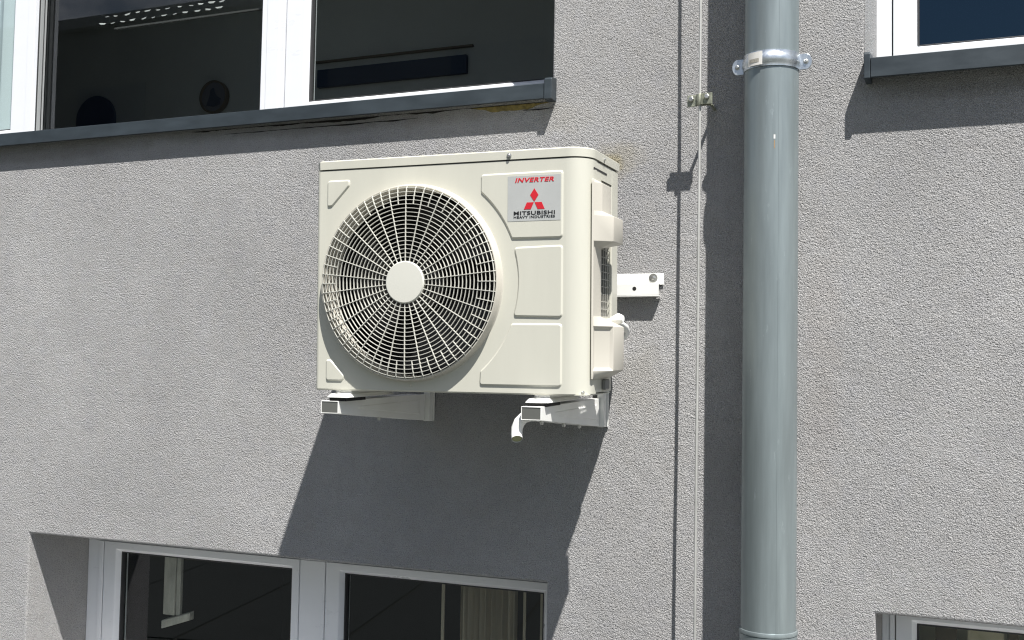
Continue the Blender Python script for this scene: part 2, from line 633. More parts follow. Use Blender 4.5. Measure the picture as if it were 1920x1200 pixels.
# outer frame members
bar(w1, "frame_rail", -3.3, 0.514, 0.296, 0.37, 0.931, 0.978)
bar(w1, "frame_rail", -3.3, 0.514, 0.296, 0.37, 2.79, 2.85)
bar(w1, "frame_stile", -3.298, -3.23, 0.298, 0.37, 0.979, 2.789)
bar(w1, "frame_stile", 0.492, 0.514, 0.298, 0.37, 0.979, 2.789)
bar(w1, "frame_post", -1.982, -1.943, 0.292, 0.314, 0.979, 2.789)
bar(w1, "frame_post", -0.787, -0.683, 0.292, 0.355, 0.979, 2.789, bevel=0.003)
bar(w1, "cover_strip", -0.762, -0.706, 0.289, 0.2925, 0.979, 2.789, bevel=0.002)
sash_at(w1, -3.222, -1.985, 0.984, 2.786, (0.07, 0.080, 0.06, 0.06), 0.298, GLASS)
sash_at(w1, -0.677, 0.491, 0.984, 2.786, (0.083, 0.050, 0.058, 0.07), 0.294, GLASS)
# stepped rebate of the fixed light, then its pane
GREYPVC = mat("grey_pvc", (0.30, 0.31, 0.31), 0.5)  # grey tone, darker than the white frame parts
bar(w1, "rebate_strip", -1.955, -1.9445, 0.3145, 0.322, 0.979, 2.789, GASKET, 0)
bar(w1, "rebate_strip", -1.955, -1.9420, 0.3225, 0.340, 0.979, 2.789, GREYPVC, 0.001)
bar(w1, "rebate_strip", -1.955, -1.9445, 0.3405, 0.347, 0.979, 2.789, GASKET, 0)
bar(w1, "rebate_strip", -1.955, -1.9410, 0.3475, 0.354, 0.979, 2.789, GREYPVC, 0.001)
bar(w1, "pane", -1.9550, -0.7750, 0.3565, 0.360, 0.979, 2.789, GLASS, 0)

# lower left window: two casements below the unit
w2 = thing("window", "white double casement window below the air conditioner, curtain behind its right pane", "window", (-0.5, 0.3, -1.3))
bar(w2, "frame_rail", -1.555, 0.522, 0.302, 0.37, -0.634, -0.576)
bar(w2, "frame_rail", -1.555, 0.522, 0.302, 0.37, -1.339, -1.28)
bar(w2, "frame_stile", -1.554, -1.497, 0.304, 0.37, -1.279, -0.635)
bar(w2, "cover_strip", -1.4965, -1.474, 0.299, 0.34, -1.279, -0.635)
bar(w2, "frame_post", -0.556, -0.449, 0.302, 0.37, -1.279, -0.635, bevel=0.003)
bar(w2, "frame_stile", 0.455, 0.522, 0.304, 0.37, -1.279, -0.635)
sash_at(w2, -1.470, -0.5575, -1.276, -0.6355, (0.058, 0.030, 0.05, 0.026), 0.300, GLASS)
sash_at(w2, -0.4440, 0.454, -1.276, -0.6355, (0.056, 0.05, 0.05, 0.024), 0.300, GLASS)

bar(w2, "bounce_sill", -1.553, 0.521, -0.03, 0.301, -1.338, -1.315, mat("pale_bounce_stone", (0.72, 0.71, 0.69), 0.7))  # out-of-view sill, added pale to bounce sun onto the lower frames
# upper right and lower right windows
w3 = thing("window", "white window beside the downpipe with dark blue reflecting glass", "window", (2.1, 0.2, 0.95))
bar(w3, "frame_rail", 1.438, 2.9, 0.196, 0.27, 0.915, 0.955)
bar(w3, "frame_rail", 1.438, 2.9, 0.196, 0.27, 2.79, 2.85)
bar(w3, "frame_stile", 1.4495, 1.4945, 0.197, 0.27, 0.956, 2.789)
bar(w3, "frame_stile", 2.84, 2.9, 0.197, 0.27, 0.956, 2.789)
sash_at(w3, 1.4985, 2.835, 0.959, 2.786, (0.053, 0.06, 0.046, 0.06), 0.193, GLASS_BLUE)

w4 = thing("window", "shaded white window at the bottom right corner, brown interior behind", "window", (2.1, 0.2, -1.3))
bar(w4, "frame_rail", 1.4685, 2.9, 0.200, 0.27, -0.6075, -0.5755)
bar(w4, "frame_rail", 1.4685, 2.9, 0.200, 0.27, -1.339, -1.28)
bar(w4, "frame_stile", 1.4685, 1.489, 0.202, 0.27, -1.279, -0.6085)
bar(w4, "cover_strip", 1.4893, 1.503, 0.198, 0.24, -1.279, -0.6085)
bar(w4, "frame_stile", 2.84, 2.9, 0.202, 0.27, -1.279, -0.6085)
sash_at(w4, 1.506, 2.835, -1.276, -0.609, (0.043, 0.06, 0.05, 0.012), 0.199, GLASS)


bar(w4, "bounce_sill", 1.470, 2.9, -0.03, 0.199, -1.338, -1.315, bpy.data.materials["pale_bounce_stone"])  # unseen as well, added for the same bounce
# sills: folded aluminium sheet with end caps
def sill(name, x0, x1, yf, zb, zf, zt, yb, label, caps):
    root = thing(name, label, "window sill", ((x0 + x1) / 2, yf, zb))
    off = tuple(-c for c in root.location)
    t = 0.0025
    prof = [(yf + 0.012, zb), (yf, zb), (yf, zf), (yb, zt), (yb, zt - t), (yf + t, zf - t), (yf + t, zb + t), (yf + 0.012, zb + t)]
    MB().loft([[(x0, y, z) for y, z in prof], [(x1, y, z) for y, z in prof]]).build("sill_sheet", SLATE, root, off=off, bevel=0.0012)
    for cx0, cx1, ct in caps:
        pr = [(yf - 0.005, zb - 0.004), (yf - 0.005, ct - 0.006), (yf + 0.003, ct), (0.02, ct + 0.010), (0.02, ct - 0.03), (0.001, zb - 0.004)]
        MB().loft([[(cx0, y, z) for y, z in pr], [(cx1, y, z) for y, z in pr]]).build("end_cap", SLATE, root, off=off, bevel=0.0025)
    return root


sill("window_sill", -3.3, 0.503, -0.039, 0.894, 0.941, 0.984, 0.29, "long scuffed slate grey sill under the wide upper left window", [(0.504, 0.529, 0.958)])
sill("window_sill", 1.459, 2.9, -0.060, 0.868, 0.921, 0.962, 0.19, "clean slate grey sill under the blue glazed window at right", [(1.4415, 1.458, 0.938)])


# ------------------------------------------------------------------ things behind the panes
CREAM = mat("cream_curtain", (0.46, 0.40, 0.31), 0.9, vary=(30, 0.15, (1, 1, 0.1)))
NAVY = mat("navy_blue", (0.012, 0.022, 0.05), 0.6)
BROWN = mat("dark_brown_wood", (0.10, 0.075, 0.045), 0.6)
TAN = mat("tan_panel", (0.60, 0.53, 0.38), 0.7)
PROXY = mat("pale_proxy", (0.42, 0.40, 0.36), 0.7, vary=(25, 0.25, (1, 1, 0.3)))

nc = thing("curtain", "pale bluish white net curtain behind the far left pane", "curtain", (-2.6, 0.41, 1.6))
pts = [(-0.6 + 1.14 * k / 80, 0.010 * math.sin(k * 1.1)) for k in range(81)]
MB().loft([[(x, y, z) for x, y in pts] + [(x, y + 0.002, z) for x, y in reversed(pts)] for z in (-0.62, 0.3, 1.15)]).build("curtain_fabric", mat("net_curtain", (0.62, 0.70, 0.74), 0.9), nc, smooth=True)
cur = thing("curtain", "pleated cream curtain hanging behind the lower window's right pane", "curtain", (0.1, 0.50, -1.3))
pts = []
n = 60
for k in range(n + 1):
    x = 0.0 + 0.22 * k / n
    pts.append((x - 0.1 + 0.0, 0.014 * math.sin(k * 2 * math.pi / 6.0) + 0.004 * math.sin(k * 1.7)))
rings = [[(x, y, z) for x, y in pts] + [(x, y + 0.003, z) for x, y in reversed(pts)] for z in (-0.05, 0.3, 0.62)]
MB().loft(rings).build("curtain_fabric", CREAM, cur, smooth=True)
for i, (x, w) in enumerate(((-0.055, 0.012), (0.262, 0.010), (0.325, 0.008))):
    if i == 0:
        st = MB().box(-0.5, 0.5, -0.002, 0.002, -0.05, 0.62).build("blind_strip", CREAM)
        st0 = st
    else:
        st = st0.copy()
        COL.objects.link(st)
    st.scale = (w, 1, 1)
    st.location = (x, 0.47, -1.3)
    tag(st, ["narrow pale strip hanging left of the cream curtain", "narrow pale strip just right of the cream curtain", "narrow pale strip farthest right behind the lower pane"][i], "blind strip", "strips beside the curtain")

bt = thing("reflection_proxy", "pale upright batten for a mirrored post and block behind the lower left pane", "proxy", (-1.21, 0.40, -0.95))  # solid piece added to imitate a reflection in the pane
MB().box(-0.045, 0.012, 0, 0.03, 0.03, 0.42).build("upright", PROXY, bt, bevel=0.003)
MB().box(0.014, 0.034, 0.005, 0.02, 0.03, 0.42).build("side_strip", PROXY, bt, bevel=0.002)
MB().add([(-0.048, -0.004, -0.026), (0.085, 0.002, 0.018), (0.085, 0.03, 0.018), (-0.048, 0.03, -0.026), (-0.048, -0.004, 0.006), (0.085, 0.002, 0.048), (0.085, 0.03, 0.052), (-0.048, 0.03, 0.010)],
         [(0, 3, 2, 1), (4, 5, 6, 7), (0, 1, 5, 4), (1, 2, 6, 5), (2, 3, 7, 6), (3, 0, 4, 7)]).build("block", PROXY, bt, bevel=0.003)

dsc = MB().lathe_y(0, 0, [(0.155, 0.02), (0.155, 0.0), (0.148, -0.006), (0.12, -0.008), (0.04, -0.010)], 48, True, True).build("wall_plate", NAVY, smooth=True)
dsc.location = (-3.38, 2.14, 1.60)
tag(dsc, "round navy plate on the back wall behind the upper middle pane", "plate")
clk = thing("wall_dial", "ringed round dial with blue figure behind the upper middle pane", "dial", (-2.468, 2.14, 1.672))
MB().lathe_y(0, 0, [(0.098, 0.02), (0.098, -0.012), (0.090, -0.014), (0.086, -0.004)], 48).build("rim", BROWN, clk, smooth=True)
MB().lathe_y(0, 0, [(0.087, 0.012), (0.087, 0.0), (0.05, -0.0005)], 48, True, True).build("face", mat("dial_face", (0.10, 0.10, 0.12), 0.6), clk)
MB().loft([[(-0.05, -0.002, -0.05), (0.0, -0.002, -0.06), (0.045, -0.002, -0.05), (0.052, -0.002, -0.012), (0.03, -0.002, 0.0), (0.012, -0.002, 0.02), (0.0, -0.002, 0.055), (-0.022, -0.002, 0.045), (-0.03, -0.002, 0.0)],
           [(-0.05, -0.006, -0.05), (0.0, -0.006, -0.06), (0.045, -0.006, -0.05), (0.052, -0.006, -0.012), (0.03, -0.006, 0.0), (0.012, -0.006, 0.02), (0.0, -0.006, 0.055), (-0.022, -0.006, 0.045), (-0.03, -0.006, 0.0)]]).build("figure", NAVY, clk)
pic = thing("wall_panel", "long dark blue panel on the back wall behind the upper right pane", "panel", (-1.28, 2.15, 1.716))
MB().box(-0.468, 0.468, -0.012, 0.015, -0.05, 0.05).build("blue_sheet", NAVY, pic)
MB().box(-0.52, 0.50, -0.004, 0.018, 0.095, 0.105).build("top_ledge", BROWN, pic)
for i, (x0, x1, m, lab) in enumerate(((1.60, 1.66, BROWN, "dark brown upright behind the bottom right pane, nearest the frame"), (1.69, 1.79, TAN, "tan board behind the bottom right pane"), (1.80, 1.83, BROWN, "dark brown upright behind the bottom right pane at picture edge"))):
    o = MB().box(-(x1 - x0) / 2, (x1 - x0) / 2, 0, 0.03, 0, 0.75).build("shelf_upright" if i != 1 else "shelf_board", m)
    o.location = ((x0 + x1) / 2, 0.48 + 0.02 * i, -1.32)
    tag(o, lab, "shelf upright" if i != 1 else "shelf board")

# little sunlit slots of a half drawn blind just behind the upper middle pane
bl = thing("slotted_blind", "slotted blind edge with two rows of bright white dashes behind the upper middle pane", "blind", (-1.5, 0.42, 1.5))
TRIM = mat("blind_rail_grey", (0.09, 0.09, 0.09), 0.6)
MB().box(-0.13, 0.70, 0.0, 0.012, -0.025, -0.018).build("bottom_rail", TRIM, bl)
d0 = None
for row in range(2):
    for k in range(12):
        x = -0.20 + 0.055 * k + (0.022 if row else 0) + random.uniform(-0.006, 0.006)
        z = 0.004 + row * 0.028 + random.uniform(-0.002, 0.002)
        if d0 is None:
            d0 = MB().add([(-0.018, 0, 0.003), (-0.008, 0, -0.004), (0.012, 0, -0.003), (0.018, 0, 0.004), (-0.018, 0.004, 0.007), (-0.008, 0.004, 0.001), (0.012, 0.004, 0.002), (0.018, 0.004, 0.008)],
                          [(0, 1, 2, 3), (4, 7, 6, 5), (0, 4, 5, 1), (1, 5, 6, 2), (2, 6, 7, 3), (3, 7, 4, 0)]).build("slot", mat("slot_white", (0.62, 0.62, 0.62), 0.6), bl)
            s = d0
        else:
            s = copy_part(d0, bl)
        q_ = random.uniform(0.55, 1.0)
        s.scale = (q_, 1, q_ * random.uniform(0.6, 1.0))
        s.location = (x, 0, z)
        s.rotation_euler = (0, random.uniform(-0.2, 0.2), 0)

# ------------------------------------------------------------------ the air conditioner
W, H, D = 0.80, 0.64, 0.29
ac = thing("air_conditioner", "ivory outdoor air conditioner unit with round fan grille on wall brackets", "air conditioner", (0.4, -(0.19163 + D / 2), 0))
cy_, sy_ = math.cos(0.03878), math.sin(0.03878)
ct_, st_ = math.cos(0.0304), math.sin(0.0304)
Rz = Matrix(((cy_, -sy_, 0), (sy_, cy_, 0), (0, 0, 1)))
Rx = Matrix(((1, 0, 0), (0, ct_, -st_), (0, st_, ct_)))
ac.rotation_euler = (Rz @ Rx).to_euler()
AO = (-W / 2, -D / 2, 0)
FC = (0.2965, 0.2965)      # fan centre on the front
FR = 0.268


def A(mb, name, m, parent=None, **k):
    return mb.build(name, m, parent or ac, off=AO, **k)


def front_shell():
    mb = MB()
    x0, x1, z0, z1 = 0.012, 0.740, 0.004, 0.615
    N = 128
    angs = sorted(set([2 * math.pi * k / N for k in range(N)] + [math.atan2(z - FC[1], x - FC[0]) % (2 * math.pi) for x in (x0, x1) for z in (z0, z1)]))
    inner, outer = [], []
    for a in angs:
        c, s_ = math.cos(a), math.sin(a)
        t = min([((x1 if c > 0 else x0) - FC[0]) / c if abs(c) > 1e-9 else 9, ((z1 if s_ > 0 else z0) - FC[1]) / s_ if abs(s_) > 1e-9 else 9])
        inner.append((FC[0] + FR * c, 0, FC[1] + FR * s_))
        outer.append((FC[0] + t * c, 0, FC[1] + t * s_))
    n = len(angs)
    mb.add(inner + outer, [(i, (i + 1) % n, n + (i + 1) % n, n + i) for i in range(n)])
    # left edge fold and side, right rounded corner and side strip
    left = [(0.0, 0.288), (0.0, 0.012)] + [(0.012 - 0.012 * math.cos(a), 0.012 - 0.012 * math.sin(a)) for a in [math.pi / 2 * k / 5 for k in range(1, 6)]]
    mb.loft([[(x, y, z0) for x, y in left], [(x, y, z1) for x, y in left]], False, False, False)
    right = [(0.740 + 0.06 * math.sin(a), 0.06 - 0.06 * math.cos(a)) for a in [math.pi / 2 * k / 14 for k in range(15)]] + [(0.800, 0.076)]
    mb.loft([[(x, y, z0) for x, y in right], [(x, y, z1) for x, y in right]], False, False, False)
    # folded bottom and top lips
    full = left + right
    for z, dz in ((z0, -0.004), (z1, 0.0)):
        ins = [(min(max(x, 0.004), 0.796), y + (0.004 if y < 0.2 else 0)) for x, y in full]
        mb.loft([[(x, y, z) for x, y in full], [(x, y, z + dz) for x, y in ins]], False, False, False)
    return A(mb, "front_casing", IVORY, smooth=True)


casing = front_shell()

# base pan, back plate, inner box
A(MB().box(0.004, 0.796, 0.006, 0.226, 0.0, 0.003), "base_pan", IVORY, bevel=0.001)
A(MB().box(0.002, 0.775, 0.2845, 0.288, 0.004, 0.615), "back_plate", COIL)
inner = MB()
inner.box(0.003, 0.006, 0.10, 0.283, 0.005, 0.613)
inner.box(0.62, 0.624, 0.012, 0.283, 0.005, 0.613)
inner.box(0.007, 0.619, 0.255, 0.283, 0.005, 0.613)
A(inner, "inner_lining", BLACK_FAN)

# top cover with rounded front right corner and a raised area
def plan(off):
    p = [(-off, 0.290), (-off, 0.014 - off), (0.014 - off, -off)]
    p += [(0.740 + (0.06 + off) * math.sin(a), 0.06 - (0.06 + off) * math.cos(a)) for a in [math.pi / 2 * k / 14 for k in range(15)]]
    p += [(0.800 + off, 0.290)]
    return p


mb = MB()
mb.loft([[(x, y, z) for x, y in plan(o_)] for o_, z in ((0.002, 0.6185), (0.0025, 0.640), (-0.002, 0.6435), (-0.012, 0.6455), (-0.05, 0.6455))])
A(mb, "top_cover", IVORY, smooth=True)
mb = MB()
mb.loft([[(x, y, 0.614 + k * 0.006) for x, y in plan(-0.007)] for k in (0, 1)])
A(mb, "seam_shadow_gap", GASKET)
mb = MB()
cx, cz = 0.775, 0.13
mb.loft([[(0.70 + 0.075 * math.cos(a) * s_, 0.15 + 0.075 * math.sin(a) * s_, z) for a in [2 * math.pi * k / 24 for k in range(24)]] for s_, z in ((1, 0.6450), (0.94, 0.6515), (0.82, 0.6555), (0.3, 0.657))])
A(mb, "top_boss", IVORY, smooth=True)


def screw(parent, x, y, z, axis='y', r=0.0055, m=STEEL, name="screw", off=AO):
    mb = MB()
    if axis == 'y':
        mb.lathe_y(x, z, [(r * 1.25, y + 0.001), (r * 1.25, y - 0.0012), (r * 0.8, y - 0.0013), (r * 0.8, y - 0.004), (r * 0.55, y - 0.005)], 6 if r > 0.007 else 12, True, True)
    else:
        rings = [[(xx, y + rr * math.cos(a), z + rr * math.sin(a)) for a in [2 * math.pi * k / 12 for k in range(12)]] for rr, xx in ((r * 1.25, x - 0.001), (r * 1.25, x + 0.001), (r * 0.8, x + 0.0012), (r * 0.7, x + 0.004))]
        mb.loft(rings)
    return mb.build(name, m, parent, off=off)


screw(ac, 0.582, -0.0025, 0.6285)
screw(ac, 0.8025, 0.135, 0.6285, 'x', 0.0045)
screw(ac, 0.299, 0.0, 0.018, 'y', 0.004, IVORY)
screw(ac, 0.782, 0.018, 0.008, 'y', 0.004)


# raised pads pressed into the front
def rounded(pts, r, seg=4):
    out = []
    n = len(pts)
    for i in range(n):
        p, a, b_ = Vector(pts[i]), Vector(pts[i - 1]), Vector(pts[(i + 1) % n])
        d1, d2 = (a - p), (b_ - p)
        ang = d1.angle(d2)
        if ang > math.radians(165):
            out.append(tuple(p))
            continue
        t = min(r / math.tan(ang / 2), d1.length * 0.45, d2.length * 0.45)
        q1, q2 = p + d1.normalized() * t, p + d2.normalized() * t
        for k in range(seg + 1):
            u = k / seg
            out.append(tuple((1 - u) ** 2 * q1 + 2 * u * (1 - u) * p + u * u * q2))
    return out


def inset_poly(pts, d):
    n = len(pts)
    area = sum(pts[i][0] * pts[(i + 1) % n][1] - pts[(i + 1) % n][0] * pts[i][1] for i in range(n))
    sgn = 1 if area > 0 else -1
    out = []
    for i in range(n):
        p, a, b_ = Vector(pts[i]), Vector(pts[i - 1]), Vector(pts[(i + 1) % n])
        t = ((p - a).normalized() + (b_ - p).normalized())
        if t.length < 1e-6:
            t = b_ - a
        t.normalize()
        nrm = Vector((-t.y, t.x)) * sgn
        out.append(tuple(p + nrm * d))
    return out


def arc_pts(r, a0, a1, n=9):
    return [(FC[0] + r * math.cos(a0 + (a1 - a0) * k / n), FC[1] + r * math.sin(a0 + (a1 - a0) * k / n)) for k in range(n + 1)]


def pad(pts, name, h=0.0042):
    o = rounded(pts, 0.010)
    rings = []
    for d, y in ((-0.0012, 0.0006), (0.0, -0.0004), (0.0030, -h + 0.0008), (0.0046, -h)):
        rings.append([(x, y, z) for x, z in inset_poly(o, d)])
    mb = MB()
    mb.loft(rings, True, False, True)
    o_ = A(mb, name, IVORY, smooth=True)
    o_.data.set_sharp_from_angle(angle=math.radians(80))
    w_ = o_.modifiers.new("weighted", 'WEIGHTED_NORMAL')
    w_.weight = 100
    return o_


def angs(p, q):
    return math.atan2(p[1] - FC[1], p[0] - FC[0]), math.atan2(q[1] - FC[1], q[0] - FC[0])


a0, a1 = angs((0.502, 0.536), (0.589, 0.408))
padA = pad([(0.732, 0.408), (0.732, 0.5835), (0.5015, 0.5825)] + arc_pts(0.3145, a0, a1), "raised_panel")
a0, a1 = angs((0.602, 0.388), (0.602, 0.202))
pad([(0.732, 0.2015), (0.732, 0.3895)] + arc_pts(0.3125, a0, a1, 7), "raised_panel")
a0, a1 = angs((0.593, 0.1855), (0.502, 0.061))
pad([(0.501, 0.022), (0.731, 0.022), (0.731, 0.1855)] + arc_pts(0.3145, a0, a1), "raised_panel")
pad([(0.035, 0.587), (0.107, 0.587), (0.106, 0.570), (0.052, 0.514), (0.035, 0.513)], "corner_pad")
pad([(0.036, 0.086), (0.053, 0.085), (0.096, 0.042), (0.091, 0.026), (0.036, 0.026)], "corner_pad")

# label with print
lab = A(MB().box(0.5795, 0.7265, -0.0048, -0.0040, 0.454, 0.573), "rating_label", LABEL)


def text_part(txt, x0, x1, z0, z1, m, name, shear=0.0, bold=0.0, y=-0.0052):
    cu = bpy.data.curves.new(name, 'FONT')
    cu.body = txt
    cu.size = 1
    cu.shear = shear
    cu.offset = bold
    cu.extrude = 0.01
    cu.space_character = 1.08
    tmp = bpy.data.objects.new(name + "_tmp", cu)
    COL.objects.link(tmp)
    dg = bpy.context.evaluated_depsgraph_get()
    me = bpy.data.meshes.new_from_object(tmp.evaluated_get(dg))
    bpy.data.objects.remove(tmp)
    xs = [v.co.x for v in me.vertices]
    ys = [v.co.y for v in me.vertices]
    sx = (x1 - x0) / (max(xs) - min(xs))
    sz = (z1 - z0) / (max(ys) - min(ys))
    mx_, my_ = min(xs), min(ys)
    for v in me.vertices:
        v.co = Vector((x0 + (v.co.x - mx_) * sx + AO[0], y + v.co.z * -0.03 + AO[1], z0 + (v.co.y - my_) * sz))
    me.materials.clear()
    me.materials.append(m)
    o = bpy.data.objects.new(name, me)
    COL.objects.link(o)
    o.parent = lab
    return o


text_part("INVERTER", 0.600, 0.708, 0.5555, 0.5675, RED, "red_lettering", 0.22, 0.028)
text_part("MITSUBISHI", 0.597, 0.711, 0.4700, 0.4800, BLACKINK, "black_lettering", 0.0, 0.020)
text_part("HEAVY INDUSTRIES", 0.597, 0.711, 0.4612, 0.4678, BLACKINK, "black_lettering", 0.0, 0.012)
lg = MB()
for poly in ([(0.654, 0.539), (0.6425, 0.5215), (0.654, 0.504), (0.6655, 0.5215)],
             [(0.6335, 0.5025), (0.6252, 0.4845), (0.6445, 0.4845), (0.6528, 0.5025)],
             [(0.6552, 0.5025), (0.6635, 0.4845), (0.6828, 0.4845), (0.6745, 0.5025)]):
    lg.loft([[(x, -0.0055, z) for x, z in poly], [(x, -0.0049, z) for x, z in poly]])
A(lg, "emblem", RED, lab)

# fan opening: bell mouth ring
mb = MB()
mb.lathe_y(FC[0], FC[1], [(FR + 0.003, 0.0008), (FR + 0.001, -0.001), (FR - 0.001, -0.006), (FR - 0.004, -0.024), (FR - 0.0055, -0.0265), (FR - 0.0075, -0.0265), (FR - 0.0095, -0.024), (FR - 0.012, 0.0), (FR - 0.013, 0.02), (FR - 0.0135, 0.040), (FR - 0.014, 0.054), (FR - 0.012, 0.055)], 128)
A(mb, "bell_mouth", IVORY_PLASTIC, smooth=True)

# fan
fan = A(MB().lathe_y(FC[0], FC[1], [(0.07, 0.16), (0.07, 0.06), (0.06, 0.05), (0.02, 0.047)], 40, False, True), "fan_rotor", BLADE, smooth=True)
for b in range(3):
    mb = MB()
    g_ = []
    na, nr = 12, 6
    for side in (0, 0.004):
        for i in range(na + 1):
            for j in range(nr + 1):
                r = 0.068 + (0.238 - 0.068) * j / nr
                sweep = math.radians(88) * (i / na) * (0.72 + 0.28 * j / nr) + math.radians(-14) * (j / nr) ** 2
                a = b * 2 * math.pi / 3 + 0.5 + sweep
                y = 0.078 + 0.065 * (i / na) + 0.012 * (1 - j / nr) + side
                g_.append((FC[0] + r * math.cos(a), y, FC[1] + r * math.sin(a)))
    m_ = nr + 1
    q = (na + 1) * m_
    ff = []
    for i in range(na):
        for j in range(nr):
            k = i * m_ + j
            ff.append((k, k + 1, k + m_ + 1, k + m_))
            ff.append((q + k, q + k + m_, q + k + m_ + 1, q + k + 1))
    for i in range(na):
        for j in (0, nr):
            k = i * m_ + j
            ff.append((k, k + m_, q + k + m_, q + k))
    for j in range(nr):
        for i in (0, na):
            k = i * m_ + j
            ff.append((k, k + 1, q + k + 1, q + k))
    mb.add(g_, ff)
    A(mb, "fan_blade", BLADE, fan, smooth=True)

# grille: hub, rings, long and short spokes
hub = MB().lathe_y(FC[0], FC[1], [(0.0565, -0.024), (0.0575, -0.036), (0.0545, -0.0395), (0.02, -0.0400)], 56, True, True)
gr = A(hub, "fan_grille", GRILLE, smooth=True)
gr['label'] = "round grille of thin rings and spokes with a plain hub disc"


def dome(r):
    if r < 0.225:
        return -0.0345
    u = (r - 0.225) / 0.036
    return -0.0345 + 0.006 * u * u


for k in range(18):
    r = 0.0685 + 0.01105 * k
    y = dome(r)
    t = 0.00065
    mb = MB().lathe_y(FC[0], FC[1], [(r - t, y - 0.0005), (r + t, y - 0.0005), (r + t * 0.8, y + 0.0048), (r - t * 0.8, y + 0.0048), (r - t, y - 0.0005)], 120)
    A(mb, "ring", GRILLE, gr, smooth=True)


def spoke(ang, r0, name="spoke"):
    path = [(r0, dome(r0) - 0.0018), (0.15, dome(0.15) - 0.0018), (0.235, dome(0.235) - 0.0018), (0.254, dome(0.254) - 0.0015), (0.2600, -0.0285), (0.2635, -0.0200)]
    path = [p for p in path if p[0] >= r0]
    if path[0][0] > r0:
        path = [(r0, dome(r0) - 0.0018)] + path
    c, s_ = math.cos(ang), math.sin(ang)
    w = 0.00085
    rings = []
    for i, (r, y) in enumerate(path):
        dn = 0.0045
        # section in the plane of the path normal
        a_ = path[max(i - 1, 0)]
        b_ = path[min(i + 1, len(path) - 1)]
        tx, ty = b_[0] - a_[0], b_[1] - a_[1]
        l = math.hypot(tx, ty)
        nx, ny = -ty / l, tx / l           # towards the inside
        ring = []
        for sw, dd in ((-w, 0), (w, 0), (w, dn), (-w, dn)):
            rr, yy = r + nx * dd, y + ny * dd
            ring.append((FC[0] + rr * c - sw * s_, yy, FC[1] + rr * s_ + sw * c))
        rings.append(ring)
    mb = MB()
    mb.loft(rings)
    return A(mb, name, GRILLE, gr)


for k in range(60):
    a = math.pi / 2 + k * 2 * math.pi / 60
    spoke(a, 0.055 if k % 2 == 0 else 0.212)

# right side: panel, coil with guard, rear post, covers
A(MB().box(0.7965, 0.7995, 0.0785, 0.1185, 0.006, 0.614), "side_panel", IVORY, bevel=0.001)
A(MB().box(0.7965, 0.7993, 0.119, 0.2215, 0.571, 0.614), "side_panel", IVORY)
A(MB().box(0.7965, 0.7993, 0.119, 0.2215, 0.006, 0.206), "side_panel", IVORY)
A(MB().box(0.780, 0.7998, 0.222, 0.284, 0.075, 0.615), "rear_post", IVORY, bevel=0.003)
A(MB().box(0.7993, 0.8002, 0.047, 0.170, 0.5905, 0.5955), "slot_dark_strip", GASKET)  # flat dark strip imitating the shade of a recessed slot
coil = MB()
for k in range(26):
    y = 0.119 + k * 0.004
    coil.box(0.770, 0.786, y, y + 0.0012, 0.205, 0.572)
coil.box(0.766, 0.7825, 0.118, 0.222, 0.205, 0.572)
A(coil, "coil_fins", COIL)
gw = MB()
for k in range(19):
    z = 0.207 + k * 0.02
    gw.box(0.7935, 0.7955, 0.1195, 0.2215, z, z + 0.002)
for k in range(5):
    y = 0.13 + k * 0.02
    gw.box(0.7957, 0.7972, y, y + 0.002, 0.206, 0.571)
A(gw, "coil_guard", WIRE)


def cover():
    lv = [(0.563, 0.803, 0.060, 0.802, 0.15), (0.554, 0.819, 0.062, 0.818, 0.152), (0.480, 0.819, 0.062, 0.818, 0.152), (0.468, 0.845, 0.080, 0.844, 0.176), (0.402, 0.845, 0.080, 0.844, 0.176), (0.386, 0.8045, 0.100, 0.8035, 0.106),
          (0.206, 0.8045, 0.100, 0.8035, 0.106), (0.180, 0.846, 0.080, 0.845, 0.187), (0.064, 0.846, 0.080, 0.845, 0.187), (0.042, 0.8055, 0.060, 0.805, 0.185)]
    mb = MB()
    rings = []
    for z, xo, yo, x3, y3 in lv:
        rings.append([(0.7996, 0.030, z), (0.8040, 0.034, z), (xo, yo, z), (x3, y3, z), (0.7996, y3 + 0.004, z)])
    rings = [[(x, y, z) for x, y, z in r] for r in rings]
    mb.loft(rings, True, True, True)
    o = A(mb, "service_cover", IVORY_PLASTIC, fix=True)
    bm = bmesh.new()
    bm.from_mesh(o.data)
    # recessed hand hold in the lower cover
    for f in bm.faces:
        c = f.calc_center_median()
        if abs(c.z - 0.12) < 0.01 and f.normal.y < -0.05 and abs(f.normal.z) < 0.1 and c.x + W / 2 > 0.81:
            r = bmesh.ops.inset_region(bm, faces=[f], thickness=0.011, depth=0.0)
            n_ = f.normal.copy()
            for v in f.verts:
                v.co -= n_ * 0.007
            break
    bm.to_mesh(o.data)
    bm.free()
    m = o.modifiers.new("bevel", 'BEVEL')
    m.width = 0.0025
    m.segments = 3
    m.limit_method = 'ANGLE'
    m.angle_limit = math.radians(9)
    for p in o.data.polygons:
        p.use_smooth = True
    return o


cov = cover()

